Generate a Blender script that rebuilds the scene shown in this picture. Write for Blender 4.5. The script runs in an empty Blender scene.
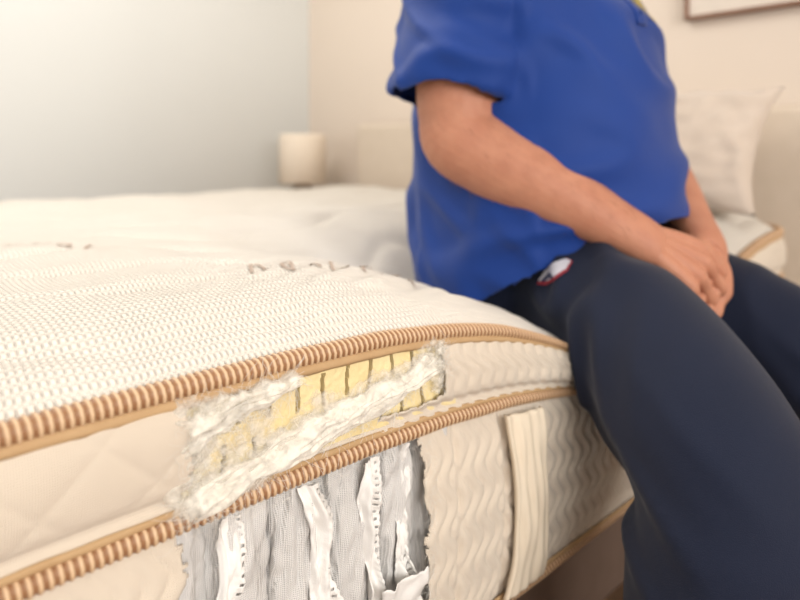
import bpy, bmesh, math, random
from math import sin, cos, pi, exp, sqrt
from mathutils import Vector, noise, Matrix
from mathutils.bvhtree import BVHTree
random.seed(7)
scene = bpy.context.scene
scene.view_settings.view_transform = 'Standard'
COL = scene.collection

# ------------------------------------------------------------------ helpers
def lin(c):
    return tuple(((v/255)/12.92 if v/255 <= .04045 else (((v/255)+.055)/1.055)**2.4) for v in c)

class NT:
    def __init__(s, m):
        s.nt = m.node_tree; s.n = s.nt.nodes; s.l = s.nt.links
    def new(s, t, **kw):
        nd = s.n.new(t)
        for k, v in kw.items(): setattr(nd, k, v)
        return nd
    def math(s, op, a, b=None):
        nd = s.n.new('ShaderNodeMath'); nd.operation = op
        for i, v in enumerate((a, b)):
            if v is None: continue
            if isinstance(v, (int, float)): nd.inputs[i].default_value = v
            else: s.l.new(v, nd.inputs[i])
        return nd.outputs[0]

def mat(name, rgb, rough=.7, rgb2=None, nscale=20, bump=0.0, bscale=200, sheen=0.0, sss=0.0, spec=.3, alpha=1.0, stretch=(1,1,1), trans=0.0):
    m = bpy.data.materials.new(name); m.use_nodes = True
    t = NT(m); b = t.n['Principled BSDF']
    b.inputs['Roughness'].default_value = rough
    b.inputs['Specular IOR Level'].default_value = spec
    if sheen: b.inputs['Sheen Weight'].default_value = sheen
    if sss:
        b.inputs['Subsurface Weight'].default_value = sss
        b.inputs['Subsurface Radius'].default_value = (.01, .004, .002)
        b.inputs['Subsurface Scale'].default_value = 1.0
    b.inputs['Alpha'].default_value = alpha
    tc = t.new('ShaderNodeTexCoord'); mp = t.new('ShaderNodeMapping')
    mp.inputs['Scale'].default_value = stretch
    t.l.new(tc.outputs['Object'], mp.inputs[0])
    nz = t.new('ShaderNodeTexNoise'); nz.inputs['Scale'].default_value = nscale; nz.inputs['Detail'].default_value = 4
    t.l.new(mp.outputs[0], nz.inputs['Vector'])
    mx = t.new('ShaderNodeMix', data_type='RGBA')
    mx.inputs[6].default_value = (*lin(rgb), 1)
    mx.inputs[7].default_value = (*lin(rgb2 if rgb2 else tuple(v*.93 for v in rgb)), 1)
    t.l.new(nz.outputs[0], mx.inputs[0]); t.l.new(mx.outputs[2], b.inputs['Base Color'])
    if bump:
        nb = t.new('ShaderNodeTexNoise'); nb.inputs['Scale'].default_value = bscale; nb.inputs['Detail'].default_value = 3
        t.l.new(mp.outputs[0], nb.inputs['Vector'])
        bp = t.new('ShaderNodeBump'); bp.inputs['Strength'].default_value = 1.0; bp.inputs['Distance'].default_value = bump
        t.l.new(nb.outputs[0], bp.inputs['Height']); t.l.new(bp.outputs[0], b.inputs['Normal'])
    return m

def mkobj(name, verts, faces, material=None, smooth=True, parent=None):
    me = bpy.data.meshes.new(name); me.from_pydata([tuple(v) for v in verts], [], faces); me.update()
    if smooth: me.polygons.foreach_set('use_smooth', [True]*len(me.polygons))
    o = bpy.data.objects.new(name, me); COL.objects.link(o)
    if material: me.materials.append(material)
    if parent: o.parent = parent
    return o

def empty(name, loc=(0,0,0)):
    e = bpy.data.objects.new(name, None); COL.objects.link(e); e.empty_display_size = .05
    return e

def box(name, x0, x1, y0, y1, z0, z1, m, bev=0.0, parent=None):
    bm = bmesh.new(); bmesh.ops.create_cube(bm, size=1)
    for v in bm.verts:
        v.co = Vector(((x0+x1)/2+v.co.x*(x1-x0), (y0+y1)/2+v.co.y*(y1-y0), (z0+z1)/2+v.co.z*(z1-z0)))
    if bev: bmesh.ops.bevel(bm, geom=bm.edges[:], offset=bev, segments=4, affect='EDGES', profile=.5)
    me = bpy.data.meshes.new(name); bm.to_mesh(me); bm.free()
    me.materials.append(m)
    if bev: me.polygons.foreach_set('use_smooth', [True]*len(me.polygons))
    o = bpy.data.objects.new(name, me); COL.objects.link(o)
    if parent: o.parent = parent
    return o

def catmull(keys, m):
    out = []
    n = len(keys)
    for i in range(n-1):
        p0 = keys[max(i-1, 0)]; p1 = keys[i]; p2 = keys[i+1]; p3 = keys[min(i+2, n-1)]
        for j in range(m):
            t = j/m
            out.append(tuple(.5*((2*b)+(-a+c)*t+(2*a-5*b+4*c-d)*t*t+(-a+3*b-3*c+d)*t**3) for a, b, c, d in zip(p0, p1, p2, p3)))
    out.append(tuple(keys[-1]))
    return out

def tube(parts, keys, up=(0,0,1), n=24, m=6):
    K = catmull(keys, m)
    V = []; F = []
    up = Vector(up)
    for i, k in enumerate(K):
        a = Vector(K[max(i-1,0)][:3]); b = Vector(K[min(i+1,len(K)-1)][:3])
        t = (b-a).normalized()
        sd = t.cross(up)
        if sd.length < 1e-4: sd = Vector((0,1,0))
        sd.normalize(); u2 = sd.cross(t).normalized()
        c = Vector(k[:3])
        for j in range(n):
            an = 2*pi*j/n
            V.append(c+sd*cos(an)*max(k[3],.0005)+u2*sin(an)*max(k[4],.0005))
    for i in range(len(K)-1):
        for j in range(n):
            F.append((i*n+j, i*n+(j+1)%n, (i+1)*n+(j+1)%n, (i+1)*n+j))
    F.append(tuple(range(n))[::-1]); F.append(tuple((len(K)-1)*n+j for j in range(n)))
    parts.append((V, F))

def blob(parts, c, r, rot=None, seg=20):
    V = []; F = []
    rings = seg//2
    c = Vector(c)
    for i in range(1, rings):
        th = pi*i/rings
        for j in range(seg):
            ph = 2*pi*j/seg
            p = Vector((r[0]*sin(th)*cos(ph), r[1]*sin(th)*sin(ph), r[2]*cos(th)))
            if rot: p = rot @ p
            V.append(c+p)
    top = len(V); p = Vector((0,0,r[2])); V.append(c+(rot@p if rot else p))
    bot = len(V); p = Vector((0,0,-r[2])); V.append(c+(rot@p if rot else p))
    for i in range(rings-2):
        for j in range(seg):
            F.append((i*seg+j, (i+1)*seg+j, (i+1)*seg+(j+1)%seg, i*seg+(j+1)%seg))
    for j in range(seg):
        F.append((top, j, (j+1)%seg)); F.append((bot, (rings-2)*seg+(j+1)%seg, (rings-2)*seg+j))
    parts.append((V, F))

def join(parts):
    V = []; F = []
    for v, f in parts:
        o = len(V); V += list(v); F += [tuple(i+o for i in q) for q in f]
    return V, F

def remeshed(name, parts, voxel, smooth_it, material, parent=None, fac=.5):
    V, F = join(parts)
    o = mkobj(name+'_src', V, F)
    bm = bmesh.new(); bm.from_mesh(o.data); bmesh.ops.recalc_face_normals(bm, faces=bm.faces[:]); bm.to_mesh(o.data); bm.free()
    r = o.modifiers.new('r', 'REMESH'); r.mode = 'VOXEL'; r.voxel_size = voxel
    if smooth_it:
        s = o.modifiers.new('s', 'SMOOTH'); s.iterations = smooth_it; s.factor = fac
    dg = bpy.context.evaluated_depsgraph_get()
    me = bpy.data.meshes.new_from_object(o.evaluated_get(dg))
    bpy.data.objects.remove(o)
    me.name = name
    me.materials.clear(); me.materials.append(material)
    me.polygons.foreach_set('use_smooth', [True]*len(me.polygons))
    n = bpy.data.objects.new(name, me); COL.objects.link(n)
    if parent: n.parent = parent
    return n

def displace(o, fn, relax=4):
    me = o.data
    ns = [v.normal.copy() for v in me.vertices]
    for v, nn in zip(me.vertices, ns):
        v.co = v.co + nn*fn(v.co)
    bm = bmesh.new(); bm.from_mesh(me)
    for _ in range(relax):
        bmesh.ops.smooth_vert(bm, verts=bm.verts[:], factor=.5, use_axis_x=True, use_axis_y=True, use_axis_z=True)
    bm.to_mesh(me); bm.free(); me.update()

def bvh_of(o):
    return BVHTree.FromPolygons([v.co.copy() for v in o.data.vertices], [tuple(p.vertices) for p in o.data.polygons])

# ------------------------------------------------------------------ room
m_wl = mat('paint_cool_grey', (218,218,214), .85, (212,213,209), 2, .0003, 300)
m_wh = mat('paint_cream', (227,213,198), .85, (221,207,192), 2, .0003, 300)
m_ceil = mat('paint_ceiling', (235,233,228), .9)
m_trim = mat('trim_white', (232,230,225), .5)
m_floor = mat('floor_wood', (150,120,95), .5, (120,92,70), 6, .0004, 60, stretch=(12,1,1))
WX0, WX1, WY0, WY1, CH = -2.05, 2.6, -2.2, 1.78, 2.5
box('floor', WX0-.1, WX1+.1, WY0-.1, WY1+.1, -.1, 0, m_floor)
box('ceiling', WX0-.1, WX1+.1, WY0-.1, WY1+.1, CH, CH+.1, m_ceil)
box('wall_left', WX0-.1, WX0, WY0-.1, WY1+.1, 0, CH, m_wl)
box('wall_head', WX0, WX1, WY1, WY1+.1, 0, CH, m_wh)
wr = empty('wall_right')
wy0, wy1, wz0, wz1 = -1.5, 1.1, .85, 2.25
for nm, a in (('below_window', (WX1, WX1+.1, WY0-.1, WY1+.1, 0, wz0)), ('above_window', (WX1, WX1+.1, WY0-.1, WY1+.1, wz1, CH)),
              ('pier_a', (WX1, WX1+.1, WY0-.1, wy0, wz0, wz1)), ('pier_b', (WX1, WX1+.1, wy1, WY1+.1, wz0, wz1))):
    box(nm, *a, m_wh, parent=wr)
wn = empty('window_1')
for nm, a in (('sill', (WX1-.04, WX1+.1, wy0-.03, wy1+.03, wz0-.03, wz0)), ('head_rail', (WX1+.02, WX1+.08, wy0, wy1, wz1-.05, wz1)),
              ('jamb_a', (WX1+.02, WX1+.08, wy0, wy0+.05, wz0, wz1)), ('jamb_b', (WX1+.02, WX1+.08, wy1-.05, wy1, wz0, wz1)),
              ('mullion', (WX1+.03, WX1+.07, (wy0+wy1)/2-.025, (wy0+wy1)/2+.025, wz0, wz1))):
    box(nm, *a, m_trim, .004, parent=wn)
box('baseboard_left', WX0, WX0+.015, WY0, WY1, 0, .1, m_trim, .003)
box('baseboard_head', WX0+.015, WX1, WY1-.015, WY1, 0, .1, m_trim, .003)

# ------------------------------------------------------------------ mattress
X0, X1, Y0, Y1, R = -1.53, 0.0, -.40, 1.62, .10
ZB, ZL, ZU = .30, .54, .637
def sag_amt(z):
    if z <= ZB: return 0
    if z <= ZL: return .058*(z-ZB)/(ZL-ZB)
    if z <= ZU: return .058+.085*(z-ZL)/(ZU-ZL)
    return .143+min((z-ZU)/.04, 1)*.030
def deform(p):
    x, y, z = p
    gx = 1 if x > -.34 else exp(-((x+.34)/.11)**2/2)
    g = exp(-((y-.95)/.21)**2/2)*gx
    return Vector((x+g*.012*(1 if z < ZU+.01 and x > -.1 else 0)*sin(pi*min(max((z-ZB)/(ZU-ZB), 0), 1)), y, z-sag_amt(z)*g))
LY = Y1-Y0-2*R; LX = X1-X0-2*R; A = pi/2*R
PER = 2*LY+2*LX+4*A
def per(s):
    s = s % PER
    segs = [('l', (X1, Y0+R), (0,1), (1,0), LY), ('a', (X1-R, Y1-R), 0, None, A),
            ('l', (X1-R, Y1), (-1,0), (0,1), LX), ('a', (X0+R, Y1-R), pi/2, None, A),
            ('l', (X0, Y1-R), (0,-1), (-1,0), LY), ('a', (X0+R, Y0+R), pi, None, A),
            ('l', (X0+R, Y0), (1,0), (0,-1), LX), ('a', (X1-R, Y0+R), 1.5*pi, None, A)]
    for k, p, d, nn, L in segs:
        if s <= L:
            if k == 'l': return p[0]+d[0]*s, p[1]+d[1]*s, nn[0], nn[1]
            an = d+s/R
            return p[0]+R*cos(an), p[1]+R*sin(an), cos(an), sin(an)
        s -= L
    return X1, Y0+R, 1, 0
S_OF_Y = -(Y0+R)
def side_off(z, yy):
    if z < ZL:
        u = (z-ZB)/(ZL-ZB)
        w = max(sin(pi*u), 0)**.5
        o = .016*w
        if u < .97 and u > .03:
            seam = exp(-((yy-.50)/.004)**2)+exp(-((yy-.575)/.004)**2)
            ph = 2*pi*(yy+.0075*sin(2*pi*z/.052))/.019
            rg = 1-abs(sin(ph/2))**.7*2
            o += .0022*(-rg)*min(w*1.3, 1)-.004*seam
        o += .003*noise.noise(Vector((yy*8, z*12, 6)))*w
        return o
    u = (z-ZL)/(ZU-ZL)
    w = max(sin(pi*u), 0)**.5
    o = .018*w
    o -= .006*exp(-((u-.2)/.06)**2)
    if yy > .40:
        ph = 2*pi*(yy+.6*z+.006*sin(2*pi*z/.04))/.021
        o -= .0020*(1-abs(sin(ph/2))**.7*2)*w
    else:
        a = abs(sin(pi*(yy+z*1.1)/.075)); b = abs(sin(pi*(yy-z*1.1)/.075))
        o += .003*(min(a, b)**.4-1)*w if u > .25 else 0
    o += .004*noise.noise(Vector((yy*9, z*22, 0)))*w
    return o
def rag(y, z, k=60, a=.006):
    return a*noise.noise(Vector((y*k, z*k, 3.1)))+a*.7*noise.noise(Vector((y*k*3, z*k*3, 1.1)))
def in_upper(y, z):
    r = rag(y, z)
    if not (.212+r < y < .474+r): return False
    u = max((y-.212)/.262, 0)
    zlo = .553+.018*u**1.5; zhi = .6285
    return zlo+r < z < zhi
def in_lower(y, z):
    r = rag(y, z, 45)
    if not (.205+r < y < .452+r): return False
    return .30+.03 < z < .533+r*.4
svals = []
s = 0
while s < PER:
    svals.append(s)
    yy = s-S_OF_Y
    s += .0022 if (0.0 < yy < .95) else .016
zvals = [ZB+(ZU-ZB)*i/134 for i in range(135)]
V = []; F = []
ns = len(svals)
for z in zvals:
    for s_ in svals:
        x, y, nx, ny = per(s_)
        o = side_off(z, s_-S_OF_Y)
        V.append(deform((x+nx*o, y+ny*o, z)))
for i in range(len(zvals)-1):
    zc = (zvals[i]+zvals[i+1])/2
    for j in range(ns):
        j2 = (j+1) % ns
        yc = svals[j]+.0012-S_OF_Y
        if 0 < yc < .95 and (in_upper(yc, zc) or in_lower(yc, zc)): continue
        F.append((i*ns+j, i*ns+j2, (i+1)*ns+j2, (i+1)*ns+j))

def fabric_side():
    m = mat('cream_quilted_fabric', (230,217,199), .85, (221,206,187), 8, 0, sheen=.2)
    t = NT(m); b = t.n['Principled BSDF']
    tc = t.new('ShaderNodeTexCoord'); sx = t.new('ShaderNodeSeparateXYZ'); t.l.new(tc.outputs['Object'], sx.inputs[0])
    a = t.math('SINE', t.math('MULTIPLY', t.math('ADD', sx.outputs[1], sx.outputs[2]), 2*pi/.0032))
    c = t.math('SINE', t.math('MULTIPLY', t.math('SUBTRACT', sx.outputs[1], sx.outputs[2]), 2*pi/.0032))
    h = t.math('MULTIPLY', a, c)
    bp = t.new('ShaderNodeBump'); bp.inputs['Distance'].default_value = .00035; t.l.new(h, bp.inputs['Height'])
    t.l.new(bp.outputs[0], b.inputs['Normal'])
    return m
def fabric_top():
    m = mat('white_knit_fabric', (234,227,216), .85, (226,218,205), 5, 0, sheen=.15)
    t = NT(m); b = t.n['Principled BSDF']
    tc = t.new('ShaderNodeTexCoord'); sx = t.new('ShaderNodeSeparateXYZ'); t.l.new(tc.outputs['Object'], sx.inputs[0])
    nz = t.new('ShaderNodeTexNoise'); nz.inputs['Scale'].default_value = 9; t.l.new(tc.outputs['Object'], nz.inputs['Vector'])
    w = t.math('MULTIPLY', nz.outputs[0], .012)
    X = t.math('ADD', sx.outputs[0], w); Y = t.math('ADD', sx.outputs[1], w)
    # staggered round knit dimples
    a = t.math('COSINE', t.math('MULTIPLY', X, 2*pi/.0150))
    c = t.math('COSINE', t.math('MULTIPLY', Y, 2*pi/.0110))
    h = t.math('MULTIPLY', a, c)
    h = t.math('MINIMUM', t.math('ABSOLUTE', h), .75)
    h = t.math('POWER', h, .8)
    bp = t.new('ShaderNodeBump'); bp.inputs['Distance'].default_value = .0024; t.l.new(h, bp.inputs['Height'])
    t.l.new(bp.outputs[0], b.inputs['Normal'])
    return m
m_side = fabric_side(); m_top = fabric_top()
mattress = empty('mattress')
side = mkobj('side_border', V, F, m_side, parent=mattress)
sd = side.modifiers.new('thick', 'SOLIDIFY'); sd.thickness = .0016; sd.offset = -1

def edist(x, y):
    dx = min(x-X0, X1-x); dy = min(y-Y0, Y1-y)
    if dx < R and dy < R:
        return R-sqrt((R-dx)**2+(R-dy)**2)
    return min(dx, dy)
def top_h(x, y):
    d = max(edist(x, y), 0)
    u = min(d/.11, 1)
    z = ZU+.041*(1-(1-u)**2.4)
    f = min(d/.08, 1)
    z += f*(.008*noise.noise(Vector((x*5, y*5, 0)))+.007*noise.noise(Vector((x*13, y*9, 4))))
    q = (x*.9+.05*sin(y*9)+.02*sin(y*23))/.13
    q = abs(q-round(q))*.13
    z -= f*.010*exp(-(q/.014)**2)
    g = exp(-((y-.50)/.19)**2)*exp(-((x+.15)/.13)**2)
    z += .0045*g*sin(2*pi*(x*1.0+y*.30+.02*noise.noise(Vector((x*10, y*10, 0))))/.036)
    return z
xs = []; x = 0
while x > X0: xs.append(x); x -= (.002 if x > -.07 else .005 if x > -.75 else .03)
xs.append(X0)
ys = []; y = Y0
while y < Y1: ys.append(y); y += (.02 if y < 0 or y > .97 else .005)
ys.append(Y1)
V = []; F = []
for x in xs:
    for y in ys:
        px, py = x, y
        cx = X1-R if x > X1-R else (X0+R if x < X0+R else None); cy = Y1-R if y > Y1-R else (Y0+R if y < Y0+R else None)
        if cx is not None and cy is not None:
            d = Vector((x-cx, y-cy))
            if d.length > R: d = d*(R/d.length); px, py = cx+d.x, cy+d.y
        V.append(deform((px, py, top_h(px, py))))
ny = len(ys)
for i in range(len(xs)-1):
    for j in range(ny-1):
        F.append((i*ny+j, i*ny+j+1, (i+1)*ny+j+1, (i+1)*ny+j)[::-1])
mkobj('knit_top', V, F, m_top, parent=mattress)
V = []
for k in range(200):
    x, y, nx, ny_ = per(PER*k/200); V.append((x, y, ZB))
mkobj('base_panel', V, [tuple(range(200))[::-1]], m_side, smooth=False, parent=mattress)

def m_piping():
    m = bpy.data.materials.new('rope_piping'); m.use_nodes = True; t = NT(m); b = t.n['Principled BSDF']
    at = t.new('ShaderNodeAttribute'); at.attribute_name = 'rib'
    rp = t.new('ShaderNodeValToRGB'); rp.color_ramp.elements[0].position = .36; rp.color_ramp.elements[0].color = (*lin((150,108,74)), 1)
    rp.color_ramp.elements[1].position = .80; rp.color_ramp.elements[1].color = (*lin((216,184,148)), 1)
    t.l.new(at.outputs['Fac'], rp.inputs[0]); t.l.new(rp.outputs[0], b.inputs['Base Color'])
    b.inputs['Roughness'].default_value = .5
    return m
m_pip = m_piping()
m_tape = mat('tan_edge_tape', (194,162,122), .7, (180,146,106), 60, .0002, 900)
def piping(name, z0, off, r, pitch=.0060):
    nr = int(PER/pitch); n = nr*6; seg = 10
    V = []; F = []; C = []
    for i in range(n):
        s_ = PER*i/n
        x, y, nx, ny_ = per(s_)
        wob = .0014*noise.noise(Vector((s_*14, z0*5, 0)))
        for j in range(seg):
            an = 2*pi*j/seg
            ph = 2*pi*i/6+an*1.0
            c = .5+.5*cos(ph)
            rr = r*(.84+.20*c)
            V.append(deform((x+nx*(off+rr*cos(an)), y+ny_*(off+rr*cos(an)), z0+wob+rr*sin(an)))); C.append(c)
    for i in range(n):
        i2 = (i+1) % n
        for j in range(seg):
            j2 = (j+1) % seg
            F.append((i*seg+j, i2*seg+j, i2*seg+j2, i*seg+j2))
    o = mkobj(name, V, F, m_pip, parent=mattress)
    at = o.data.attributes.new('rib', 'FLOAT', 'POINT'); at.data.foreach_set('value', C)
def tape(name, z0, z1, off0, off1):
    V = []; F = []; n = 900
    for i in range(n):
        s_ = PER*i/n; x, y, nx, ny_ = per(s_)
        for k in range(4):
            t_ = k/3; o = off0+(off1-off0)*t_+.0025*sin(pi*t_)
            V.append(deform((x+nx*o, y+ny_*o, z0+(z1-z0)*t_+.0012*noise.noise(Vector((s_*30, k, 0))))))
    for i in range(n):
        i2 = (i+1) % n
        for k in range(3): F.append((i*4+k, i2*4+k, i2*4+k+1, i*4+k+1))
    o = mkobj(name, V, F, m_tape, parent=mattress)
    s2 = o.modifiers.new('t', 'SOLIDIFY'); s2.thickness = .001
piping('piping_upper', ZU, .006, .0084)
piping('piping_middle', ZL, .006, .0084)
piping('piping_lower', ZB+.004, .005, .0078)
tape('tape_upper', ZU-.014, ZU-.004, .0115, .008)
tape('tape_middle', ZL+.005, ZL+.013, .008, .0100)
tape('tape_lower', ZB+.006, ZB+.018, .007, .0105)

# latex foam with slots
m_foam = mat('yellow_latex_foam', (236,220,174), .8, (224,202,146), 30, .0006, 500)
def grid_surface(name, y0, y1, z0, z1, step, fn, m, smooth=True):
    nyv = int((y1-y0)/step); nzv = int((z1-z0)/step); V = []; F = []
    for i in range(nzv+1):
        for j in range(nyv+1):
            y = y0+(y1-y0)*j/nyv; z = z0+(z1-z0)*i/nzv
            V.append(deform((fn(y, z), y, z)))
    for i in range(nzv):
        for j in range(nyv):
            a = i*(nyv+1)+j; F.append((a, a+1, a+nyv+2, a+nyv+1))
    return mkobj(name, V, F, m, smooth=smooth, parent=mattress)
def foam_x(y, z):
    x = .009+.0030*noise.noise(Vector((y*30, z*30, 0)))+.0008*noise.noise(Vector((y*160, z*160, 0)))
    if z < .556: x -= .008
    p = .0265
    for row, (za, zb) in enumerate(((.596, .622), (.562, .586))):
        jj = round((y-.2+(row*.5)*p)/p)
        d = abs((y-.2+(row*.5)*p)-jj*p+.0006*sin(z*200+jj))
        e = .004*sin(jj*7.3+row)
        if za+e < z < zb+e*.5 and d < .0017: x -= .028
    return x
grid_surface('latex_layer', .207, .50, .550, .636, .0009, foam_x, m_foam, smooth=False)

# wadding
def m_batting(name, a0):
    m = mat(name, (242,237,227), .95, (232,224,208), 40, .0008, 420, sheen=.3)
    t = NT(m); b = t.n['Principled BSDF']
    tc = t.new('ShaderNodeTexCoord'); nz = t.new('ShaderNodeTexNoise'); nz.inputs['Scale'].default_value = 130; nz.inputs['Detail'].default_value = 6
    t.l.new(tc.outputs['Object'], nz.inputs['Vector'])
    at = t.new('ShaderNodeAttribute'); at.attribute_name = 'dens'
    v = t.math('ADD', t.math('MULTIPLY', nz.outputs[0], 1.6), -.8+a0)
    v = t.math('ADD', v, t.math('MULTIPLY', at.outputs['Fac'], 1.0))
    v = t.math('MINIMUM', t.math('MAXIMUM', v, 0), 1)
    t.l.new(v, b.inputs['Alpha'])
    return m
m_bat = m_batting('cotton_batting', 0.0)
def batting(name, path, width_fn, seed, lift=.012, amp=.006, dens=1.0, rows=46, cols=160):
    K = catmull([(a, b, 0, 0, 0) for a, b in path], 40)
    V = []; F = []; C = []
    n = len(K)
    for i in range(n):
        t_ = i/(n-1); y0, z0 = K[i][0], K[i][1]
        a = K[max(i-1, 0)]; b = K[min(i+1, n-1)]
        d = Vector((b[0]-a[0], b[1]-a[1])).normalized(); nn = Vector((-d.y, d.x))
        w = width_fn(t_)*(1+.5*noise.noise(Vector((t_*9, seed, 4))))
        for j in range(rows+1):
            u = j/rows*2-1
            y = y0+nn.x*u*w; z = z0+nn.y*u*w
            q = Vector((y*30+seed, z*38, u))
            bul = (1-u*u)
            # long stretched strands along the tear
            st = noise.noise(Vector((y*26+seed, (z-.28*y)*230, seed)))
            cr = noise.noise(q)*amp+noise.noise(q*2.3)*amp*.4+st*amp*.55+noise.noise(q*6)*amp*.10
            x = .010+lift*bul**.7+cr*(0.35+.65*bul)
            y += .003*noise.noise(q*1.7+Vector((9,0,0))); z += .003*noise.noise(q*1.7+Vector((0,9,0)))
            V.append(deform((max(x, .008), y, z)))
            e = min(1-abs(u), 1)*4
            e2 = min(t_, 1-t_)*10
            C.append(min(e, e2, 1)*dens)
    for i in range(n-1):
        for j in range(rows):
            F.append((i*(rows+1)+j, i*(rows+1)+j+1, (i+1)*(rows+1)+j+1, (i+1)*(rows+1)+j))
    o = mkobj(name, V, F, m_bat, parent=mattress)
    at = o.data.attributes.new('dens', 'FLOAT', 'POINT'); at.data.foreach_set('value', C)
    return o
low = [(.204,.548),(.235,.556),(.28,.566),(.33,.575),(.38,.583),(.43,.593),(.472,.612)]
batting('batting_roll_lower', low, lambda t_: .012+.005*sin(pi*t_)+.002*sin(17*t_), 2.0, .010, .007, 1.0)
batting('batting_veil_lower', [(a, b+.006) for a, b in low], lambda t_: .024-.006*t_, 7.0, .004, .004, .36)
batting('batting_clump_upper', [(.206,.600),(.225,.608),(.25,.614),(.275,.619),(.305,.624)], lambda t_: .017*(1-t_*.5), 5.0, .010, .008, .85)
batting('batting_veil_edge', [(.214,.545),(.212,.57),(.214,.60),(.22,.632)], lambda t_: .018, 3.0, .005, .004, .5)
batting('batting_veil_mid', [(.212,.582),(.24,.586),(.285,.592)], lambda t_: .020, 4.4, .003, .003, .28)
batting('batting_end', [(.470,.575),(.472,.60),(.476,.63)], lambda t_: .009, 6.0, .005, .004, .5)
batting('batting_end_outer', [(.452,.604),(.464,.616),(.470,.632)], lambda t_: .011, 8.0, .005, .004, .4)
m_fib = mat('white_fibres', (242,238,230), .8, sheen=.3)
def fibres(name, src, count, length, spread, r=.00010, m=m_fib):
    cu = bpy.data.curves.new(name, 'CURVE'); cu.dimensions = '3D'; cu.bevel_depth = r; cu.bevel_resolution = 0
    for _ in range(count):
        k = random.uniform(0, len(src)-1.001); i = int(k); t_ = k-i
        a = src[i]; b = src[i+1]
        c = Vector([a[q]+(b[q]-a[q])*t_ for q in range(3)])
        ra = a[3]+(b[3]-a[3])*t_
        an = random.uniform(0, 2*pi); rr = ra*random.uniform(.5, 1.25)
        p = c+Vector((abs(cos(an))*.006+.002, random.uniform(-.006,.006), sin(an)*rr))
        d = Vector((random.uniform(-.1,.6)*spread, random.uniform(-1,1), random.uniform(-.6,.5))).normalized()
        n = 12; L = random.uniform(.4, 1)*length
        bend = Vector((random.uniform(-.2,.1), random.uniform(-.25,.25), random.uniform(-.3,.2)))
        sp = cu.splines.new('POLY'); sp.points.add(n-1)
        for q in range(n):
            w = deform(p)
            sp.points[q].co = (w.x, w.y, w.z, 1)
            d = (d+bend+Vector((random.uniform(-.12,.12), random.uniform(-.12,.12), random.uniform(-.12,.12)))).normalized()
            p = p+d*L/n
            if p.x < .010: p.x = .010+random.uniform(0,.002)
            if p.x > .032: p.x = .032
    o = bpy.data.objects.new(name, cu); COL.objects.link(o); cu.materials.append(m); o.parent = mattress
band = [(.012,a,b,.010,.01) for a, b in low]
fibres('loose_fibres', band, 480, .04, .4)
clump = [(.010,.210,.605,.012,.01),(.012,.25,.614,.012,.01),(.010,.300,.624,.005,.01)]
fibres('loose_fibres_clump', clump, 300, .034, .4)
edge = [(.008,.209,.552,.006,.006),(.008,.208,.59,.006,.006),(.008,.210,.63,.006,.006)]
fibres('loose_fibres_edge', edge, 150, .02, .3)
edge2 = [(.010,.474,.578,.004,.004),(.010,.476,.63,.004,.004)]
fibres('loose_fibres_end', edge2, 120, .016, .3)
edge3 = [(.012,.21,.534,.003,.002),(.012,.33,.532,.003,.002),(.012,.45,.532,.003,.002)]
fibres('torn_threads_lower', edge3, 140, .012, .3)
edge4 = [(.014,.453,.53,.003,.003),(.016,.453,.42,.003,.003),(.016,.453,.34,.003,.003)]
fibres('torn_threads_side', edge4, 170, .012, .3)

# pocket springs
def m_net(name, c1, c2, p, alpha_holes=True):
    m = mat(name, c1, .6, c2, 40, 0, spec=.4); t = NT(m); b = t.n['Principled BSDF']
    tc = t.new('ShaderNodeTexCoord'); sx = t.new('ShaderNodeSeparateXYZ'); t.l.new(tc.outputs['Object'], sx.inputs[0])
    a = t.math('SINE', t.math('MULTIPLY', t.math('ADD', sx.outputs[1], sx.outputs[2]), 2*pi/p))
    c = t.math('SINE', t.math('MULTIPLY', t.math('SUBTRACT', sx.outputs[1], sx.outputs[2]), 2*pi/p))
    h = t.math('MULTIPLY', a, c)
    bp = t.new('ShaderNodeBump'); bp.inputs['Distance'].default_value = .0003; t.l.new(h, bp.inputs['Height'])
    t.l.new(bp.outputs[0], b.inputs['Normal'])
    if alpha_holes:
        g = t.math('LESS_THAN', h, .45); g2 = t.math('ADD', t.math('MULTIPLY', g, .40), .55)
        t.l.new(g2, b.inputs['Alpha'])
    return m
m_pocket = m_net('white_spring_pocket', (238,235,231), (220,217,214), .0030)
m_strip = mat('nonwoven_strip', (242,239,234), .7, (230,227,223), 60, .0004, 700)
m_dark = mat('spring_cavity_felt', (160,154,148), .9, (128,122,116), 30, .001, 200)
m_steel = mat('spring_steel', (150,150,152), .3); m_steel.node_tree.nodes['Principled BSDF'].inputs['Metallic'].default_value = 1
grid_surface('cavity_backing', .16, .56, .302, .538, .01, lambda y, z: -.055, m_dark)
cu = bpy.data.curves.new('coil_springs', 'CURVE'); cu.dimensions = '3D'; cu.bevel_depth = .001
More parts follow.
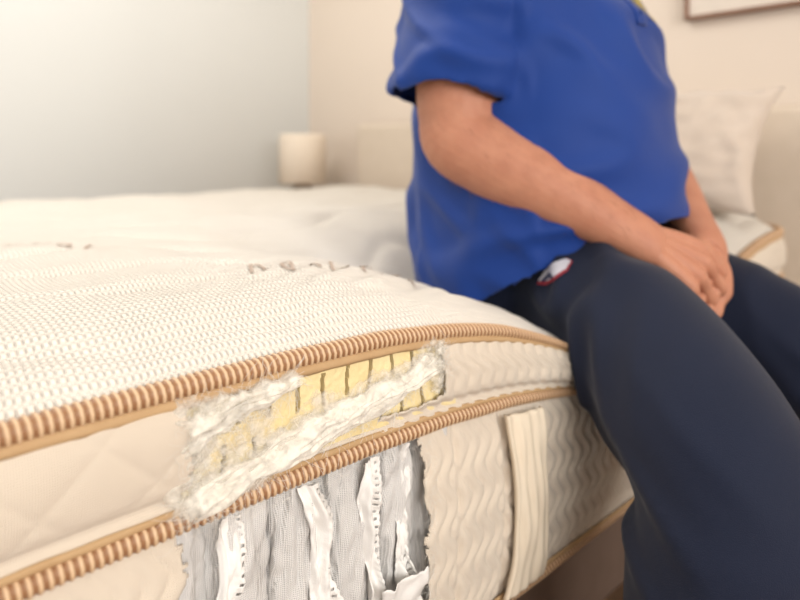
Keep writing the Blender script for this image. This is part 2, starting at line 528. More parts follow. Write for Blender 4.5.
for k in range(6):
    yc = .205+k*.0555; rad = .0265
    V = []; F = []; n = 64; rows = 110
    for i in range(rows+1):
        z = .305+.228*i/rows; e = abs(i/rows-.5)*2
        for j in range(n):
            an = 2*pi*j/n
            r_ = rad*(1-.12*e**6)+.0060*noise.noise(Vector((cos(an)*3+k*5, sin(an)*3, z*14)))+.0085*(abs(noise.noise(Vector((cos(an)*3+k*3+z*16, sin(an)*3-z*10, z*22))))-.2)+.0016*noise.noise(Vector((cos(an)*14, k+sin(an)*14, z*90)))
            V.append((-.018+r_*.9*cos(an), yc+r_*1.04*sin(an), z))
    for i in range(rows):
        for j in range(n):
            F.append((i*n+j, i*n+(j+1) % n, (i+1)*n+(j+1) % n, (i+1)*n+j))
    mkobj('spring_pocket_%d' % (k+1), V, F, m_pocket, parent=mattress)
    sp = cu.splines.new('POLY'); N = 160; sp.points.add(N)
    for i in range(N+1):
        an = 2*pi*6*i/N; rr = rad*.72
        sp.points[i].co = (-.023+rr*cos(an), yc+rr*sin(an), .31+.215*i/N, 1)
co = bpy.data.objects.new('coil_springs', cu); COL.objects.link(co); cu.materials.append(m_steel); co.parent = mattress
def ribbon(name, yc, z0, z1, wdt, lean, seed, xo=.0):
    V = []; F = []; rows = 200; cols = 18
    for i in range(rows+1):
        t_ = i/rows; z = z1+(z0-z1)*t_
        sc = .0016*abs(sin(pi*z/.0065))
        cy = yc+lean*t_+.012*noise.noise(Vector((t_*3, seed, 0)))
        ww = wdt*(1+.5*noise.noise(Vector((t_*4, seed, 5))))
        for j in range(cols+1):
            u = j/cols*2-1
            fold_ = .010*noise.noise(Vector((t_*5+seed, u*1.5, 0)))+.004*noise.noise(Vector((t_*14+seed, u*3, 0)))
            V.append(Vector((xo+.007+fold_+.008*sin(t_*3+seed)*t_, cy+u*(ww/2+(sc if u > 0 else 0)), z+.012*noise.noise(Vector((u*2, seed, 7)))*(t_ if i > 10 else 0))))
    for i in range(rows):
        zc = z1+(z0-z1)*(i+.5)/rows
        for j in range(cols):
            hole = (j in (cols-3, cols-4)) and (int(zc/.0022) % 3 == 0)
            if hole: continue
            F.append((i*(cols+1)+j, i*(cols+1)+j+1, (i+1)*(cols+1)+j+1, (i+1)*(cols+1)+j))
    o = mkobj(name, V, F, m_strip, parent=mattress)
    s2 = o.modifiers.new('t', 'SOLIDIFY'); s2.thickness = .0005
ribbon('seam_ribbon_1', .240, .32, .526, .020, .010, 1.3)
ribbon('seam_ribbon_2', .322, .35, .528, .026, .024, 4.7, .003)
ribbon('seam_ribbon_3', .386, .32, .528, .020, .010, 8.2, .002)
ribbon('seam_ribbon_4', .432, .40, .528, .014, -.006, 11.2, -.004)
V = []; F = []
for i in range(21):
    for j in range(21):
        u = j/20; v = i/20
        V.append(Vector((.010+.016*v+.006*noise.noise(Vector((u*3, v*3, 9))), .385+.06*u+.012*noise.noise(Vector((u*2, v*2, 2))), .385+.030*v*(1-.5*u)-.05*(1-v)+.012*u+.004*noise.noise(Vector((u*8, v*8, 5))))))
for i in range(20):
    for j in range(20): F.append((i*21+j, i*21+j+1, (i+1)*21+j+1, (i+1)*21+j))
o = mkobj('torn_nonwoven_flap', V, F, m_strip, parent=mattress); o.modifiers.new('t', 'SOLIDIFY').thickness = .0006

# strap handle
m_strap = mat('cream_strap', (230,216,195), .75, (220,204,180), 30, .0003, 600)
V = []; F = []; rows = 60; cols = 40
for i in range(rows+1):
    t_ = i/rows; z = .316+.214*t_
    sp_ = max(sin(pi*t_), 0)
    pin = 1-.14*sp_+.10*max(0, 1-t_*5)
    for j in range(cols+1):
        u = j/cols*2-1
        x = .021+.010*sp_**.6*(1-.3*u*u)+.0010*cos(u*pi*4)+.004*noise.noise(Vector((u*2.5, t_*4, 2)))-(.006 if abs(u) > .97 else 0)
        V.append(deform((x, .606+u*.033*pin+.003*sin(t_*5), z)))
for i in range(rows):
    for j in range(cols): F.append((i*(cols+1)+j, i*(cols+1)+j+1, (i+1)*(cols+1)+j+1, (i+1)*(cols+1)+j))
o = mkobj('strap_handle', V, F, m_strap, parent=mattress); o.modifiers.new('t', 'SOLIDIFY').thickness = .002

# woven lettering on the knit top
m_txt = mat('woven_lettering', (190,172,158), .8)
def lettering(name, body, x, y, ang, size):
    tcu = bpy.data.curves.new(name, 'FONT'); tcu.body = body; tcu.size = size; tcu.space_character = 1.3
    to = bpy.data.objects.new(name+'_t', tcu); COL.objects.link(to)
    dg = bpy.context.evaluated_depsgraph_get(); me = bpy.data.meshes.new_from_object(to.evaluated_get(dg)); bpy.data.objects.remove(to)
    bm = bmesh.new(); bm.from_mesh(me); bmesh.ops.triangulate(bm, faces=bm.faces[:]); bmesh.ops.subdivide_edges(bm, edges=bm.edges[:], cuts=2)
    ca, sa = cos(ang), sin(ang)
    for v in bm.verts:
        px = x+v.co.x*ca-v.co.y*sa; py = y+v.co.x*sa+v.co.y*ca
        v.co = deform((px, py, top_h(px, py)+.0022))
    bm.to_mesh(me); bm.free(); me.name = name; me.materials.clear(); me.materials.append(m_txt)
    o = bpy.data.objects.new(name, me); COL.objects.link(o); o.parent = mattress
lettering('lettering_a', 'natural', -.20, .38, math.radians(64), .056)
lettering('lettering_b', 'natural', -.58, .12, math.radians(60), .056)

# ------------------------------------------------------------------ bed frame
m_base = mat('taupe_upholstery', (112,92,80), .9, (98,80,68), 30, .0005, 500)
m_hb = mat('beige_headboard_fabric', (214,199,182), .9, (206,191,172), 30, .0005, 500)
m_leg = mat('dark_wood', (70,50,38), .5)
bed = empty('bed_frame')
box('box_base', X0+.05, X1-.05, Y0+.03, Y1-.005, .11, ZB-.001, m_base, .02, bed)
for i, (x, y) in enumerate(((X0+.12, Y0+.12), (X1-.12, Y0+.12), (X0+.12, Y1-.12), (X1-.12, Y1-.12))):
    box('leg_%d' % (i+1), x-.03, x+.03, y-.03, y+.03, 0, .115, m_leg, .006, bed)
box('headboard', X0-.06, X1+.06, 1.68, 1.765, 0.0, .915, m_hb, .025, bed)

# ------------------------------------------------------------------ pillow
m_pil = mat('natural_linen', (210,196,182), .9, (200,184,168), 20, .0006, 400, sheen=.3)
V = []; F = []; n = 48
W2, H2, T2 = .30, .165, .070
rot = Matrix.Rotation(math.radians(56), 4, 'X')
for sgn in (1, -1):
    for i in range(n+1):
        for j in range(n+1):
            u = j/n*2-1; v = i/n*2-1
            k = (max(1-abs(u)**2.6, 0)*max(1-abs(v)**2.6, 0))**.55
            pin = 1-.14*(1-abs(u)**2)*abs(v)**6; pin2 = 1-.10*(1-abs(v)**2)*abs(u)**6
            p = Vector((u*W2*pin2, v*H2*pin, sgn*T2*k))
            p.z += .014*noise.noise(Vector((u*2.5, v*2.5, sgn)))*k+.012*noise.noise(Vector((u*7, v*5, sgn)))*min(k*2, 1)
            V.append(rot @ p + Vector((-.300, 1.50, .812)))
off = (n+1)**2
for i in range(n):
    for j in range(n):
        a = i*(n+1)+j
        F.append((a, a+1, a+n+2, a+n+1)); F.append((off+a, off+a+n+1, off+a+n+2, off+a+1))
pl = mkobj('pillow', V, F, m_pil)
bm = bmesh.new(); bm.from_mesh(pl.data); bmesh.ops.remove_doubles(bm, verts=bm.verts[:], dist=.0005); bm.to_mesh(pl.data); bm.free()

# ------------------------------------------------------------------ nightstand + lamp
m_ns = mat('pale_oak', (196,170,140), .5, (176,150,120), 6, .0002, 60, stretch=(1,10,1))
nsd = empty('nightstand')
box('carcass', -2.02, -1.61, 1.36, 1.67, .14, .52, m_ns, .006, nsd)
box('top_board', -2.03, -1.60, 1.35, 1.675, .52, .545, m_ns, .006, nsd)
box('drawer_upper', -2.00, -1.63, 1.345, 1.362, .34, .51, m_ns, .004, nsd)
box('drawer_lower', -2.00, -1.63, 1.345, 1.362, .15, .33, m_ns, .004, nsd)
for i, (x, y) in enumerate(((-2.0, 1.39), (-1.63, 1.39), (-2.0, 1.65), (-1.63, 1.65))):
    box('leg_%d' % (i+1), x-.015, x+.015, y-.015, y+.015, 0, .145, m_leg, .003, nsd)
m_shade = mat('linen_lampshade', (236,222,204), .8, (228,212,192), 60, .0004, 500)
m_cer = mat('ceramic_base', (190,165,138), .35)
lamp = empty('table_lamp')
LXc, LYc = -1.80, 1.57
def lathe(name, prof, m, parent, c, n=48, solid=0):
    V = []; F = []
    for r, z in prof:
        for j in range(n): V.append((c[0]+r*cos(2*pi*j/n), c[1]+r*sin(2*pi*j/n), z))
    for i in range(len(prof)-1):
        for j in range(n): F.append((i*n+j, i*n+(j+1) % n, (i+1)*n+(j+1) % n, (i+1)*n+j))
    o = mkobj(name, V, F, m, parent=parent)
    if solid: o.modifiers.new('t', 'SOLIDIFY').thickness = solid
    return o
lathe('shade', [(.096,.672),(.098,.674),(.096,.86),(.090,.875)], m_shade, lamp, (LXc, LYc), solid=.002)
lathe('base', [(.001,.545),(.055,.545),(.062,.552),(.055,.57),(.058,.60),(.055,.635),(.046,.655),(.016,.672),(.010,.70),(.010,.76),(.001,.765)], m_cer, lamp, (LXc, LYc))
lathe('shade_spider', [(.012,.755),(.096,.757),(.096,.76),(.012,.76)], m_cer, lamp, (LXc, LYc))

# ------------------------------------------------------------------ picture
m_fr = mat('walnut_frame', (150,114,94), .45, (126,94,76), 20)
m_matb = mat('picture_mat', (232,220,206), .8)
m_art = mat('abstract_art_print', (206,190,170), .7, (150,140,132), 5)
pf = empty('picture_frame')
fx0, fx1, fz0, fz1 = -.29, .45, 1.157, 1.72
box('backing', fx0+.01, fx1-.01, 1.762, 1.778, fz0+.01, fz1-.01, m_matb, 0, pf)
box('art', fx0+.09, fx1-.09, 1.760, 1.7625, fz0+.09, fz1-.09, m_art, 0, pf)
box('rail_bottom', fx0, fx1, 1.752, 1.779, fz0, fz0+.010, m_fr, .003, pf)
box('rail_top', fx0, fx1, 1.752, 1.779, fz1-.010, fz1, m_fr, .003, pf)
box('stile_a', fx0, fx0+.010, 1.752, 1.779, fz0, fz1, m_fr, .003, pf)
box('stile_b', fx1-.010, fx1, 1.752, 1.779, fz0, fz1, m_fr, .003, pf)

# ------------------------------------------------------------------ man
man = empty('man')
m_shirt = mat('royal_blue_polo', (10,58,138), .65, (6,48,120), 6, .0003, 900, sheen=.12)
m_trou = mat('navy_trousers', (19,28,52), .8, (14,22,42), 8, .0003, 900, sheen=.08)
m_skin = mat('skin', (196,140,112), .55, (170,110,86), 34, .0006, 190, sss=.08, spec=.35)
m_nail = mat('fingernail', (220,170,150), .3)
m_hair = mat('grey_hair', (120,112,104), .8, (80,74,70), 60, .002, 300, stretch=(1,1,.3))
m_shoe = mat('dark_shoe', (40,34,32), .45)
CY = .95
parts = []
rings = [(.54,-.186,.20,.212),(.60,-.186,.209,.220),(.68,-.186,.217,.222),(.76,-.188,.219,.218),(.84,-.194,.215,.213),(.92,-.200,.204,.207),
         (1.0,-.204,.188,.203),(1.06,-.212,.165,.197),(1.10,-.220,.130,.172),(1.135,-.218,.092,.118),(1.165,-.212,.066,.072)]
K = catmull(rings, 6); V = []; F = []; n = 64
for z, cx, hx, hy in K:
    for j in range(n):
        a = 2*pi*j/n; c_, s_ = cos(a), sin(a); e = 2/2.25
        V.append(Vector((cx+hx*math.copysign(abs(c_)**e, c_), CY+hy*math.copysign(abs(s_)**e, s_), z)))
for i in range(len(K)-1):
    for j in range(n): F.append((i*n+j, i*n+(j+1) % n, (i+1)*n+(j+1) % n, (i+1)*n+j))
F.append(tuple(range(n))[::-1]); F.append(tuple((len(K)-1)*n+j for j in range(n)))
parts.append((V, F))
SH = {}
for sg in (-1, 1):
    sh = Vector((-.225, CY+sg*.170, 1.075)); el = Vector((-.190, CY+sg*.218, .825)) if sg < 0 else Vector((-.15, CY+.24, .83))
    ax = (el-sh).normalized()
    hem = sh+ax*.195
    SH[sg] = (sh, el, ax, hem)
    a0 = sh+Vector((0, -sg*.06, .01))
    hc = hem+Vector((-.014, 0, 0))
    tube(parts, [(*a0, .055, .055), (*sh, .082, .088), (*(sh+ax*.07), .088, .094), (*(sh+ax*.13+Vector((-.006,0,0))), .092, .100), (*hc, .095, .106)], up=(1,0,0), n=32)
shirt = remeshed('polo_shirt', parts, .006, 10, m_shirt, man)
def hemz(x, y): return .588+max(0, x+.15)*.62
def fold(v):
    r = max(1-abs(noise.noise(v))*2.8, 0)
    return r*r*(3-2*r)
def shirt_fold(p):
    d = .004*noise.noise(Vector((p.x*5, p.y*5, p.z*14)))
    q = Vector((p.x*4+p.z*5, p.y*5, p.z*8-p.x*5))
    d += .015*fold(q)*exp(-((p.z-.71)/.12)**2)
    q = Vector((p.x*6-p.z*3, p.y*6, p.z*10+p.x*7))
    d += .013*fold(q)*exp(-((p.z-.96)/.11)**2)
    g = exp(-((p.z-.615)/.03)**2)
    d += .006*g*noise.noise(Vector((p.x*16, p.y*16, p.z*5)))
    for sg in (-1, 1):
        sh, el, ax, hem = SH[sg]
        q = (p-sh); t_ = q.dot(ax); rr = (q-ax*t_).length
        if t_ > .03 and rr < .12: d += .009*fold(Vector((p.x*7, p.y*7, p.z*12+p.x*10)))
    return d-.002
displace(shirt, shirt_fold, 3)
bm = bmesh.new(); bm.from_mesh(shirt.data); bm.normal_update()
dl = []
for f in bm.faces:
    if all(v.co.z < hemz(v.co.x, v.co.y) for v in f.verts): dl.append(f); continue
    c = f.calc_center_median()
    for sg in (-1, 1):
        sh, el, ax, hem = SH[sg]
        q = c-hem-Vector((-.014, 0, 0)); t_ = q.dot(ax); rr = (q-ax*t_).length
        if -.016 < t_ < .02 and rr < .092 and f.normal.dot(ax) > .5: dl.append(f); break
bmesh.ops.delete(bm, geom=list(set(dl)), context='FACES')
for v in bm.verts:
    h = hemz(v.co.x, v.co.y)
    if v.co.z < h: v.co.z = h
for _ in range(3):
    bmesh.ops.smooth_vert(bm, verts=[v for v in bm.verts if v.is_boundary], factor=.5, use_axis_x=True, use_axis_y=True, use_axis_z=True)
bm.to_mesh(shirt.data); bm.free()
shirt_bvh = bvh_of(shirt)
sm = shirt.modifiers.new('t', 'SOLIDIFY'); sm.thickness = .0035; sm.offset = -1

def on_shirt(y, z, lift=.002):
    loc, nor, idx, dist = shirt_bvh.ray_cast(Vector((1, y, z)), Vector((-1, 0, 0)))
    return (loc+Vector((lift, 0, 0))) if loc is not None else Vector((-.1, y, z))
V = []; F = []
for i in range(25):
    z = 1.0+.14*i/24
    for j in range(5):
        y = CY-.016+.032*j/4; V.append(on_shirt(y, z, .0025))
for i in range(24):
    for j in range(4): F.append((i*5+j, i*5+j+1, (i+1)*5+j+1, (i+1)*5+j))
o = mkobj('placket', V, F, m_shirt, parent=man); o.modifiers.new('t', 'SOLIDIFY').thickness = .003
bp_ = []
for z in (1.02, 1.055, 1.09): blob(bp_, on_shirt(CY, z, .004), (.002, .005, .005), seg=12)
V, F = join(bp_); mkobj('buttons', V, F, mat('button_blue', (20,60,130), .3), parent=man)
m_yel = mat('yellow_emblem', (206,184,84), .7, (180,156,60), 80)
V = []; F = []; n = 32
ctr = (1.000, 1.045)
V.append(on_shirt(*ctr, .003))
for rr in (.010, .018, .028):
    for j in range(n):
        V.append(on_shirt(ctr[0]+rr*cos(2*pi*j/n), ctr[1]+rr*sin(2*pi*j/n)*1.15, .003))
for j in range(n):
    a = 1+n+j; b = 1+n+(j+1) % n; F.append((a, b, b+n, a+n))
for j in range(n): F.append((0, 1+j, 1+(j+1) % n))
mkobj('chest_emblem', V, F, m_yel, smooth=False, parent=man)
cp = []
tube(cp, [(-.275,CY,1.165,.02,.008),(-.25,CY-.06,1.16,.022,.008),(-.19,CY-.075,1.15,.024,.008),(-.13,CY-.05,1.125,.024,.007),(-.105,CY-.018,1.105,.018,.005)], up=(0,0,1), n=16)
tube(cp, [(-.275,CY,1.165,.02,.008),(-.25,CY+.06,1.16,.022,.008),(-.19,CY+.075,1.15,.024,.008),(-.13,CY+.05,1.125,.024,.007),(-.105,CY+.018,1.105,.018,.005)], up=(0,0,1), n=16)
remeshed('collar', cp, .004, 4, m_shirt, man)

# --- trousers
parts = []
V = []; F = []; n = 48
pr = [(.535,-.20,.13,.15),(.565,-.20,.17,.185),(.60,-.20,.17,.185),(.64,-.20,.155,.17),(.68,-.20,.13,.14)]
K = catmull(pr, 4)
for z, cx, hx, hy in K:
    for j in range(n):
        a = 2*pi*j/n; V.append(Vector((cx+hx*cos(a), CY+hy*sin(a), z)))
for i in range(len(K)-1):
    for j in range(n): F.append((i*n+j, i*n+(j+1) % n, (i+1)*n+(j+1) % n, (i+1)*n+j))
F.append(tuple(range(n))[::-1]); F.append(tuple((len(K)-1)*n+j for j in range(n)))
parts.append((V, F))
tube(parts, [(-.22,.875,.60,.08,.065),(-.11,.850,.595,.092,.072),(-.04,.832,.583,.100,.080),(.03,.808,.568,.100,.086),(.115,.760,.535,.097,.094),(.178,.718,.492,.094,.096),(.208,.694,.44,.092,.092),(.204,.680,.36,.090,.092),(.195,.668,.25,.086,.090),(.185,.655,.13,.080,.084),(.183,.650,.055,.080,.084)], up=(0,1,0), n=36)
tube(parts, [(-.22,1.04,.60,.085,.070),(-.10,1.055,.59,.10,.080),(.03,1.06,.56,.096,.086),(.17,1.06,.515,.088,.082),(.255,1.06,.475,.080,.08),(.29,1.06,.42,.084,.080),(.275,1.06,.33,.088,.086),(.25,1.06,.22,.084,.084),(.23,1.06,.12,.078,.080),(.225,1.06,.055,.078,.080)], up=(0,1,0), n=36)
trou = remeshed('trousers', parts, .0065, 10, m_trou, man)
def tf(p):
    fade = min(max((p.x+.14)/.08, 0), 1) if p.z > .56 else 1
    d = .004*noise.noise(Vector((p.x*8, p.y*8, p.z*8)))
    for kx, ky, kz in ((.13, .70, .44), (.20, 1.06, .45)):
        g = exp(-((p.x-kx)/.10)**2-((p.z-kz)/.09)**2-((p.y-ky)/.14)**2)
        d += .017*g*fold(Vector((p.x*5, p.y*4, p.z*15+p.x*10)))
    g = exp(-((p.x-.0)/.09)**2)*(1 if p.z > .50 else 0)
    d += .017*g*fold(Vector((p.x*13+p.z*9, p.y*6, p.z*6-p.x*5)))
    if p.z < .42: d += .010*fold(Vector((p.x*6, p.y*6, p.z*4)))*min((.42-p.z)/.06, 1)
    return d*fade
displace(trou, tf, 4)
trou_bvh = bvh_of(trou)
def on_side(x, z, lift):
    best = None
    for bv in (trou_bvh, shirt_bvh):
        loc, nor, idx, dist = bv.ray_cast(Vector((x, .3, z)), Vector((0, 1, 0)))
        if loc is not None and (best is None or loc.y < best.y): best = loc
    return best+Vector((0, -lift, 0)) if best is not None else Vector((x, .75, z))
def patch(name, outline, m, lift):
    cx = sum(a for a, b in outline)/len(outline); cz = sum(b for a, b in outline)/len(outline)
    O = []
    for i in range(len(outline)):
        a = outline[i]; b = outline[(i+1) % len(outline)]
        for k in range(5): O.append((a[0]+(b[0]-a[0])*k/5, a[1]+(b[1]-a[1])*k/5))
    n = len(O); V = [on_side(cx, cz, lift)]; F = []
    for k in (.33, .66, 1):
        for a, b in O: V.append(on_side(cx+(a-cx)*k, cz+(b-cz)*k, lift))
    for j in range(n):
        F.append((0, 1+j, 1+(j+1) % n))
        for r_ in (0, 1): F.append((1+r_*n+j, 1+(r_+1)*n+j, 1+(r_+1)*n+(j+1) % n, 1+r_*n+(j+1) % n))
    mkobj(name, V, F, m, parent=man)
def xf(pts, cx, cz, s):
    ca, sa = cos(.45), sin(.45)
    return [(cx+s*(a*ca-b*sa), cz+s*(a*sa+b*ca)) for a, b in pts]
pc = (-.048, .643)
m_red = mat('badge_red', (150,50,62), .7); m_bw = mat('badge_white', (200,198,206), .7); m_bn = mat('badge_navy', (34,40,78), .7)
shield = [(-1.0,-.30),(-.6,.10),(.1,.30),(.75,.32),(1.0,.10),(.85,-.25),(.3,-.48),(-.5,-.48)]
patch('pocket_label_border', xf(shield, *pc, .030), m_red, .003)
patch('pocket_label_field', xf([(a*.92+.02, b*.82+.07) for a, b in shield], pc[0], pc[1], .030), m_bw, .0042)
patch('pocket_label_stripe', xf([(-.75,-.22),(-.1,.02),(.35,-.30),(.2,-.36),(-.1,-.14),(-.6,-.34)], *pc, .029), m_bn, .0054)

# --- arms and hands
nails = []
def hand(parts, W, f, nrm, sign, curls, thumb_curl=.35, spread=1.0, tdir=(.62,.62,-.25), sc=1.0):
    f = Vector(f).normalized(); nrm = Vector(nrm); nrm = (nrm-f*nrm.dot(f)).normalized()
    s = nrm.cross(f)*sign
    offs = [.032*sc, .0115*sc, -.0105*sc, -.031*sc]; L = [.090*sc, .094*sc, .088*sc, .079*sc]
    fl = [(.043,.026,.021), (.048,.029,.022), (.045,.027,.021), (.034,.021,.019)]
    for i in range(4):
        kn = W+f*L[i]+s*offs[i]*spread-nrm*(.002*abs(i-1))
        base = W+f*.008+s*offs[i]*.45
        mid = W+f*L[i]*.55+s*offs[i]*.85+nrm*.002
        tube(parts, [(*base, .014, .016), (*mid, .0135, .0145), (*kn, .0125, .0130)], up=nrm, n=14, m=4)
        th = curls[i][0]; p = kn; keys = [(*(kn-f*.01), .0110, .0115), (*kn, .0116, .0128)]
        rr = [.0100, .0093, .0082] if i < 3 else [.0090, .0082, .0073]
        side_t = s*(offs[i]*.9)*(spread-.9)
        for q in range(3):
            d = (f*cos(th)-nrm*sin(th)+side_t).normalized()
            md = p+d*fl[i][q]*.5*sc; keys.append((*md, rr[q]*.90, rr[q]*.93))
            p = p+d*fl[i][q]*sc; keys.append((*p, rr[q]*(1.04 if q < 2 else .7), rr[q]*(1.06 if q < 2 else .6)))
            if q < 2: th += curls[i][q+1]
        keys.append((*(p+d*.004), .002, .002))
        tube(parts, keys, up=s, n=14, m=4)
        dn = (nrm*cos(th)+f*sin(th)).normalized()
        R_ = Matrix((d, s, dn)).transposed()
        blob(nails, p-d*.006+dn*rr[2]*.62, (.0075, .0055, .0022), R_, 14)
    b0 = W+f*.018+s*.016-nrm*.006
    d = (f*tdir[0]+s*tdir[1]+nrm*tdir[2]).normalized()
    p1 = b0+d*.042; d2 = (d+f*thumb_curl-s*.15).normalized(); p2 = p1+d2*.032; d3 = (d2+f*thumb_curl-s*.2).normalized(); p3 = p2+d3*.024
    tube(parts, [(*b0, .018, .016), (*((b0+p1)/2), .018, .0155), (*p1, .0135, .013), (*((p1+p2)/2), .0118, .0112), (*p2, .0122, .0118), (*((p2+p3)/2), .0115, .0095), (*p3, .007, .006), (*(p3+d3*.003), .002, .002)], up=nrm, n=14, m=4)
    blob(nails, p3-d3*.007+nrm*.0075, (.008, .0065, .0022), Matrix((d3, d3.cross(nrm).normalized(), nrm)).transposed(), 14)
    c = W+f*.05-nrm*.006; R_ = Matrix((f, s, nrm)).transposed()
    blob(parts, c, (.048, .038, .016), R_, 18)
def arm(sg, wr_, f, nrm, curls, **kw):
    sh, el, ax, hem = SH[sg]
    parts = []
    w = Vector(wr_); fw = (w-el)
    f_ = Vector(f).normalized()
    tube(parts, [(*(sh+ax*.06), .055, .055), (*(sh+ax*.14), .067, .066), (*(sh+ax*.20), .066, .065), (*(el-ax*.03), .062, .062), (*(el+Vector((.006, 0, .0))), .060, .060),
                 (*(el+fw*.16), .060, .059), (*(el+fw*.35), .058, .056), (*(el+fw*.6), .049, .047), (*(el+fw*.85), .038, .034), (*w, .035, .028), (*(w+f_*.022), .033, .023)], up=nrm, n=28, m=6)
    blob(parts, el+Vector((-.026, 0, -.020)), (.030, .030, .030))
    hand(parts, w, f, nrm, 1 if sg < 0 else -1, curls, **kw)
    return parts
cR = [(.50,.55,.4), (.60,.65,.4), (.70,.7,.45), (.82,.75,.45)]
cL = [(.35,.6,.4), (.4,.65,.4), (.45,.7,.4), (.5,.7,.4)]
pR = arm(-1, (.040,.842,.688), (.062,.055,-.042), (.50,-.45,.72), cR, spread=1.16)
pL = arm(1, (.062,1.000,.668), (.038,-.075,-.045), (.55,.35,.72), cL)
aR = remeshed('right_arm', pR, .0022, 3, m_skin, man)
aL = remeshed('left_arm', pL, .0024, 4, m_skin, man)
V, F = join(nails); mkobj('fingernails', V, F, m_nail, parent=man)
bv = bvh_of(aR)
cu = bpy.data.curves.new('forearm_hair', 'CURVE'); cu.dimensions = '3D'; cu.bevel_depth = .0001; cu.bevel_resolution = 0
sh, el, ax, hem = SH[-1]; w_ = Vector((.040,.842,.688)); fw = (w_-el)
for _ in range(700):
    t_ = random.uniform(.05, .95); c = el+fw*t_
    an = random.uniform(0, 2*pi)
    sd_ = fw.normalized().cross(Vector((0,0,1))).normalized(); up_ = sd_.cross(fw.normalized())
    dr = sd_*cos(an)+up_*sin(an)
    loc, nor, idx, dist = bv.ray_cast(c+dr*.12, -dr)
    if loc is None: continue
    sp = cu.splines.new('POLY'); sp.points.add(2)
    dd = (fw.normalized()*.8+nor*.45+Vector((0,0,-.2))).normalized()
    L = random.uniform(.005, .011)
    for q in range(3):
        p = loc+dd*L*q/2-Vector((0,0,.0008*q*q)); sp.points[q].co = (p.x, p.y, p.z, 1)
o = bpy.data.objects.new('forearm_hair', cu); COL.objects.link(o); cu.materials.append(mat('light_body_hair', (140,100,76), .6)); o.parent = man

# --- head (above the frame of the photo)
parts = []
HC = Vector((-.165, CY, 1.345))
blob(parts, HC+Vector((-.012,0,.025)), (.098,.078,.092), seg=32)
blob(parts, HC+Vector((.012,0,-.035)), (.075,.062,.080), seg=28)
blob(parts, HC+Vector((.060,0,-.088)), (.024,.026,.020))
blob(parts, HC+Vector((.068,0,.022)), (.018,.050,.012))
tube(parts, [(*(HC+Vector((.083,0,.012))),.007,.007), (*(HC+Vector((.094,0,-.012))),.010,.010), (*(HC+Vector((.100,0,-.030))),.014,.012), (*(HC+Vector((.086,0,-.040))),.012,.006)], up=(0,1,0), n=14)
for s_ in (-1, 1):
    blob(parts, HC+Vector((.058, s_*.040, -.022)), (.020,.018,.018))
    blob(parts, HC+Vector((-.012, s_*.078, -.008)), (.018,.008,.030))
tube(parts, [(-.205,CY,1.10,.062,.062),(-.200,CY,1.16,.058,.058),(-.185,CY,1.22,.056,.058),(-.175,CY,1.28,.058,.06)], up=(1,0,0), n=24)
remeshed('head', parts, .004, 6, m_skin, man)
ep = []
for s_ in (-1, 1): blob(ep, HC+Vector((.074, s_*.030, .002)), (.011,.013,.009))
V, F = join(ep); mkobj('eyes', V, F, mat('eye_white', (225,220,214), .2), parent=man)
ep = []
for s_ in (-1, 1): blob(ep, HC+Vector((.083, s_*.030, .001)), (.004,.0055,.0055), seg=12)
V, F = join(ep); mkobj('irises', V, F, mat('iris_brown', (60,44,34), .2), parent=man)
ep = []
tube(ep, [(*(HC+Vector((.078,-.026,-.062))),.002,.002),(*(HC+Vector((.090,-.010,-.059))),.004,.004),(*(HC+Vector((.092,0,-.060))),.004,.004),(*(HC+Vector((.090,.010,-.059))),.004,.004),(*(HC+Vector((.078,.026,-.062))),.002,.002)], up=(0,0,1), n=10)
V, F = join(ep); mkobj('lips', V, F, mat('lip', (176,108,96), .5), parent=man)
hp = []
blob(hp, HC+Vector((-.022,0,.034)), (.096,.083,.092), seg=36)
hr = remeshed('hair', hp, .005, 1, m_hair, man)
bm = bmesh.new(); bm.from_mesh(hr.data)
bmesh.ops.delete(bm, geom=[f for f in bm.faces if (f.calc_center_median()-HC).x*1.0 > (f.calc_center_median()-HC).z*1.1-.03], context='FACES')
bm.to_mesh(hr.data); bm.free()

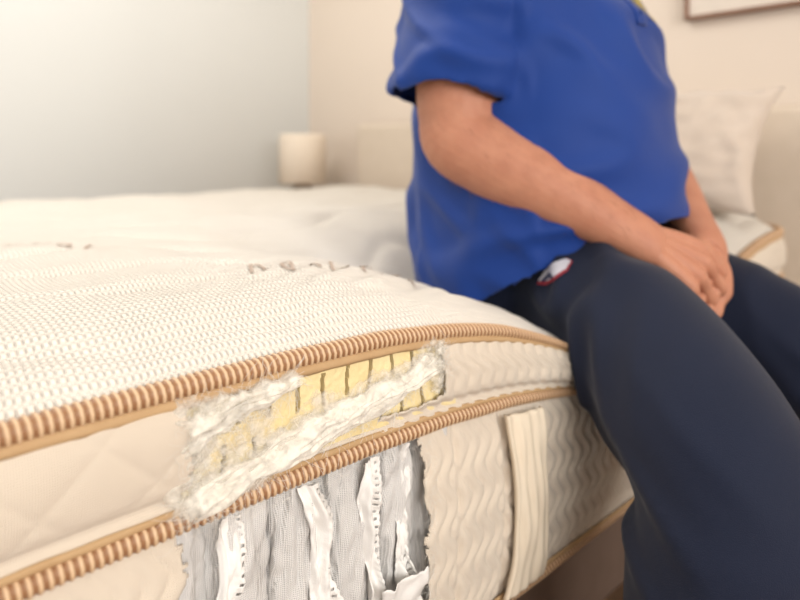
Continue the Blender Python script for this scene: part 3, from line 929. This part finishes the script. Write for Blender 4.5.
# --- shoes
for nm, (ax_, ay) in (('right_shoe', (.185,.650)), ('left_shoe', (.225,1.06))):
    parts = []
    tube(parts, [(ax_-.07,ay,.045,.02,.03),(ax_-.045,ay,.05,.038,.045),(ax_+.02,ay,.052,.042,.05),(ax_+.09,ay,.042,.046,.038),(ax_+.15,ay,.034,.045,.03),(ax_+.195,ay,.028,.03,.022),(ax_+.21,ay,.026,.008,.008)], up=(0,0,1), n=24)
    tube(parts, [(ax_-.01,ay,.05,.04,.04),(ax_-.01,ay,.11,.038,.038)], up=(1,0,0), n=20)
    sh_ = remeshed(nm, parts, .005, 4, m_shoe, man)
    for v in sh_.data.vertices:
        if v.co.z < .006: v.co.z = .0

# ------------------------------------------------------------------ light
def area(name, loc, target, sx, sy, e, col):
    l = bpy.data.lights.new(name, 'AREA'); l.shape = 'RECTANGLE'; l.size = sx; l.size_y = sy; l.energy = e; l.color = col
    o = bpy.data.objects.new(name, l); COL.objects.link(o); o.location = loc
    o.rotation_euler = (Vector(target)-Vector(loc)).to_track_quat('-Z', 'Y').to_euler()
area('window_daylight', (WX1+.15, (wy0+wy1)/2, (wz0+wz1)/2), (0, .3, .9), wy1-wy0-.1, wz1-wz0-.1, 86, (1,.975,.94))
area('ceiling_fill', (-1.1, .2, CH-.03), (-1.1, .2, 0), 1.2, 1.2, 32, (1,.975,.94))  # added overhead fill to brighten the mattress top, no real fixture
w = bpy.data.worlds.new('World'); scene.world = w; w.use_nodes = True
w.node_tree.nodes['Background'].inputs[0].default_value = (1,.985,.965,1); w.node_tree.nodes['Background'].inputs[1].default_value = .82

# ------------------------------------------------------------------ camera
cam = bpy.data.cameras.new('camera'); co = bpy.data.objects.new('camera', cam); COL.objects.link(co)
cam.sensor_width = 36; cam.lens = 29.25; cam.shift_y = -150/800
co.location = (.457, 0, .809)
fwd = Vector((-.727, .686, 0)).normalized()
co.rotation_euler = fwd.to_track_quat('-Z', 'Y').to_euler()
cam.clip_start = .02
cam.dof.use_dof = True; cam.dof.focus_distance = .56; cam.dof.aperture_fstop = 3.2
scene.camera = co
